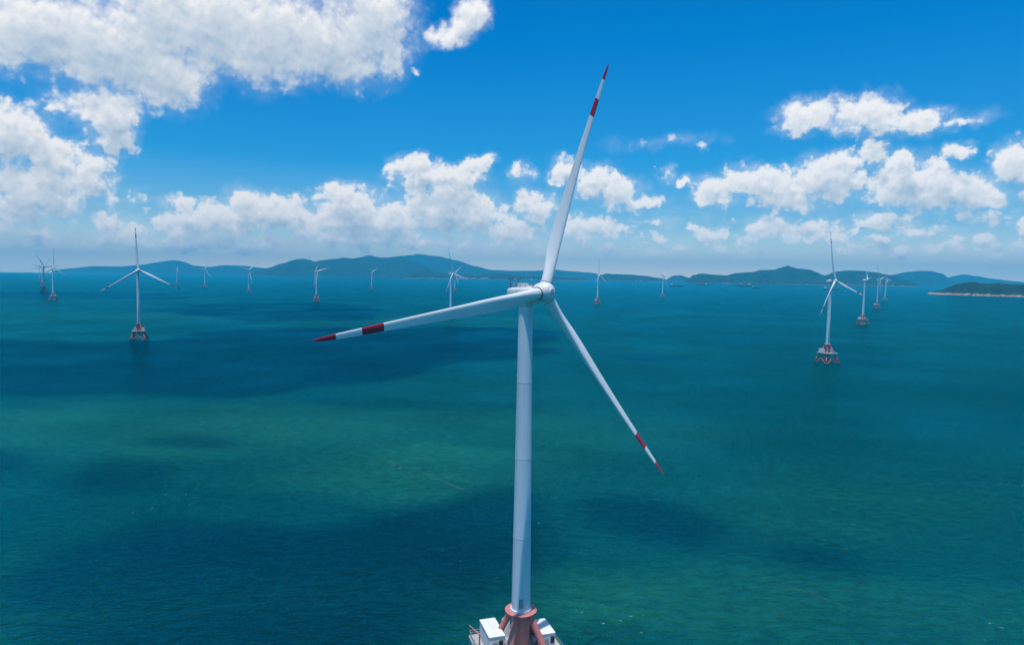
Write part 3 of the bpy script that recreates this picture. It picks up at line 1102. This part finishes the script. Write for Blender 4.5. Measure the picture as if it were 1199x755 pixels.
rh = random.Random(21)
TOWNS = [
    # px range, shoreline py, depth, count, size
    (532, 572, 11030, 26, 30, 'pale low building in the white shore town left of the near tower', 'buildings of the shore town left of the near tower'),
    (497, 508, 11040, 7, 26, 'pale building at the foot of the dark pointed islet', 'buildings at the foot of the pointed islet'),
    (596, 640, 11060, 14, 24, 'pale building on the low coast just behind the near nacelle', 'buildings on the coast behind the near nacelle'),
    (716, 760, 12560, 12, 24, 'pale building on the low coast right of the near upper blade', 'buildings on the low coast right of the blade'),
    (838, 880, 9860, 10, 20, 'pale shed on the waterfront at the left half of the right hills', 'waterfront sheds at the left half of the right hills'),
    (940, 1060, 9880, 22, 22, 'pale building along the waterfront at the right half of the right hills', 'waterfront buildings at the right half of the right hills'),
]
for x0, x1, y, cnt, sz, lab, gr in TOWNS:
    for i in range(cnt):
        px = rh.uniform(x0, x1)
        yy = y + rh.uniform(-25, 70)
        v = ray(px, 330)
        p = Vector((v.x * yy, yy, 0))
        p.z = seaz(p.xy.length) + 4 + rh.random() * 6 + max(0, yy - y) * .12
        make_house(p, sz * rh.uniform(.7, 1.7), sz * rh.uniform(.5, .8), rh.choice([7, 9, 12, 16]), rh.uniform(-.3, .3), rh.random() < .35, lab, gr)
v = ray(925, 330)
yy = 10050
make_house(Vector((v.x * yy, yy, seaz(yy) + 22)), 34, 26, 26, .1, False, 'large white block alone on the slope below the highest right hill', 'buildings on the slope of the right hills')


# ------------------------------------------------------------------ foam lines on the water
def foam_line(pts, width, seed):
    w = [on_sea(*q) for q in pts]
    path = []
    for a, b in zip(w, w[1:]):
        n = max(2, int((b - a).length / 5))
        for i in range(n):
            path.append(a.lerp(b, i / n))
    path.append(w[-1])
    bm = bmesh.new()
    prev = None
    for i, q in enumerate(path):
        t = (path[min(i + 1, len(path) - 1)] - path[max(i - 1, 0)]).normalized()
        nrm = Vector((-t.y, t.x, 0))
        wob = nrm * noise.fractal(Vector((i * .05, seed, 0)), 1, 2, 4) * 6
        ww = width * (.6 + .5 * noise.noise(Vector((i * .2, seed, 5))))
        c = q + wob
        r = c.xy.length
        pr = []
        for s in (-1, 0, 1):
            k = c + nrm * ww * s
            pr.append(bm.verts.new((k.x, k.y, seaz(k.xy.length) + (0.06 if s == 0 else 0.03))))
        if prev:
            for s in range(2):
                bm.faces.new((prev[s], prev[s + 1], pr[s + 1], pr[s]))
        prev = pr
    bmesh.ops.recalc_face_normals(bm, faces=bm.faces)
    me = bpy.data.meshes.new('foam_line')
    bm.to_mesh(me)
    bm.free()
    me.materials.append(M_FOAM)
    o = bpy.data.objects.new('foam_line', me)
    COL.objects.link(o)
    tag(o, 'thin broken line of pale foam drifting on the water', 'foam', kind='stuff')


foam_line([(262, 483), (292, 496), (325, 506), (352, 513)], .55, 1)
foam_line([(430, 533), (470, 545), (505, 556), (545, 572), (592, 588)], .5, 2)
foam_line([(0, 363), (30, 360.5), (66, 357.5)], 4.5, 3)
foam_line([(905, 682), (950, 694), (1000, 712)], .35, 4)


# ------------------------------------------------------------------ clouds overhead that shade the water
def cloudy(n, out):
    v = n.new('ShaderNodeVolumePrincipled')
    v.inputs['Color'].default_value = (0.96, 0.97, 0.98, 1)
    v.inputs['Density'].default_value = 0.055
    v.inputs['Anisotropy'].default_value = 0.5
    n.t.links.new(v.outputs[0], out.inputs['Volume'])


M_CLOUD = material('cloud_vapour', cloudy)
H_CLOUD = 2200.0


def shade_cloud(poly_px, thick, seed, name='cloud'):
    """a heap of vapour whose shadow falls on the given patch of sea"""
    g = [on_sea(*q) for q in poly_px]
    c = sum(g, Vector()) / len(g)
    off = Vector((SUN_DIR.x, SUN_DIR.y, 0)) / SUN_DIR.z * H_CLOUD
    n = 72
    # radial outline by interpolation
    pol = sorted(((atan2(q.y - c.y, q.x - c.x), (q - c).xy.length) for q in g))

    def rad(a):
        ext = [(pol[-1][0] - 2 * pi, pol[-1][1])] + pol + [(pol[0][0] + 2 * pi, pol[0][1])]
        for (a0, r0), (a1, r1) in zip(ext, ext[1:]):
            if a0 <= a <= a1:
                t = (a - a0) / max(1e-6, a1 - a0)
                p0 = Vector((cos(a0), sin(a0))) * r0
                p1 = Vector((cos(a1), sin(a1))) * r1
                # along the chord
                q = p0.lerp(p1, t)
                return q.length
        return pol[0][1]
    bm = bmesh.new()
    rows = []
    lv = 14
    for j in range(1, lv):
        th = pi * j / lv
        row = []
        for k in range(n):
            a = -pi + 2 * pi * k / n
            r = rad(a)
            w = 1 + .19 * noise.fractal(Vector((cos(a) * 1.7, sin(a) * 1.7, seed)), .9, 2.1, 5)
            k_ = sin(th) ** .8
            x, y = cos(a) * r * w * k_, sin(a) * r * w * k_
            z = cos(th) * thick
            z *= 1 + .35 * noise.fractal(Vector((x, y, seed * 97)) * .006, .9, 2.1, 4)
            if z < 0:
                z *= .35
            row.append(bm.verts.new((x, y, z)))
        rows.append(row)
    for a, b in zip(rows, rows[1:]):
        for k in range(n):
            bm.faces.new((a[k], b[k], b[(k + 1) % n], a[(k + 1) % n]))
    bm.faces.new(list(reversed(rows[-1])))
    bm.faces.new(rows[0])
    bmesh.ops.recalc_face_normals(bm, faces=bm.faces)
    for f in bm.faces:
        f.smooth = True
    me = bpy.data.meshes.new(name)
    bm.to_mesh(me)
    bm.free()
    me.materials.append(M_CLOUD)
    o = bpy.data.objects.new(name, me)
    o.location = c + off + Vector((0, 0, H_CLOUD))
    COL.objects.link(o)
    tag(o, kind='structure')


shade_cloud([(-120, 455), (60, 466), (200, 470), (300, 462), (420, 446), (560, 428), (670, 408), (640, 388), (520, 383), (330, 385), (235, 390), (190, 399), (100, 400), (-80, 398)], 150, 1)
shade_cloud([(185, 364), (270, 375), (360, 377), (440, 375), (455, 365), (410, 357), (300, 355), (210, 358)], 120, 2)
shade_cloud([(-100, 349), (60, 351), (200, 350), (180, 343), (40, 341), (-80, 343)], 120, 9)
shade_cloud([(-60, 690), (60, 640), (170, 600), (260, 615), (400, 612), (500, 590), (600, 565), (650, 600), (665, 650), (640, 700), (540, 735), (420, 780), (300, 840), (100, 840)], 40, 3)
shade_cloud([(655, 590), (700, 575), (780, 580), (850, 612), (850, 640), (790, 645), (720, 630), (670, 612)], 30, 4)
shade_cloud([(895, 645), (950, 635), (1010, 655), (1000, 675), (940, 672)], 16, 5)
shade_cloud([(150, 518), (200, 509), (270, 512), (300, 520), (250, 526), (190, 524)], 22, 6)
shade_cloud([(60, 560), (130, 535), (205, 535), (200, 562), (150, 580), (90, 585)], 16, 7)
shade_cloud([(-60, 545), (-20, 525), (40, 532), (35, 548), (-20, 560)], 18, 8)
shade_cloud([(700, 418), (760, 413), (815, 417), (800, 423), (740, 424)], 20, 10)

# ------------------------------------------------------------------ haze over the sea
hz = MB()
hz.box(0, 0, 160, 46000, 46000, 820)


def haze_build(n, out):
    v = n.new('ShaderNodeVolumePrincipled')
    v.inputs['Color'].default_value = (0.05, 0.63, 1.0, 1)
    v.inputs['Density'].default_value = 6.8e-5
    v.inputs['Anisotropy'].default_value = 0.0
    n.t.links.new(v.outputs[0], out.inputs['Volume'])


hz_o = hz.build('haze', material('sea_haze', haze_build))
tag(hz_o, kind='stuff')
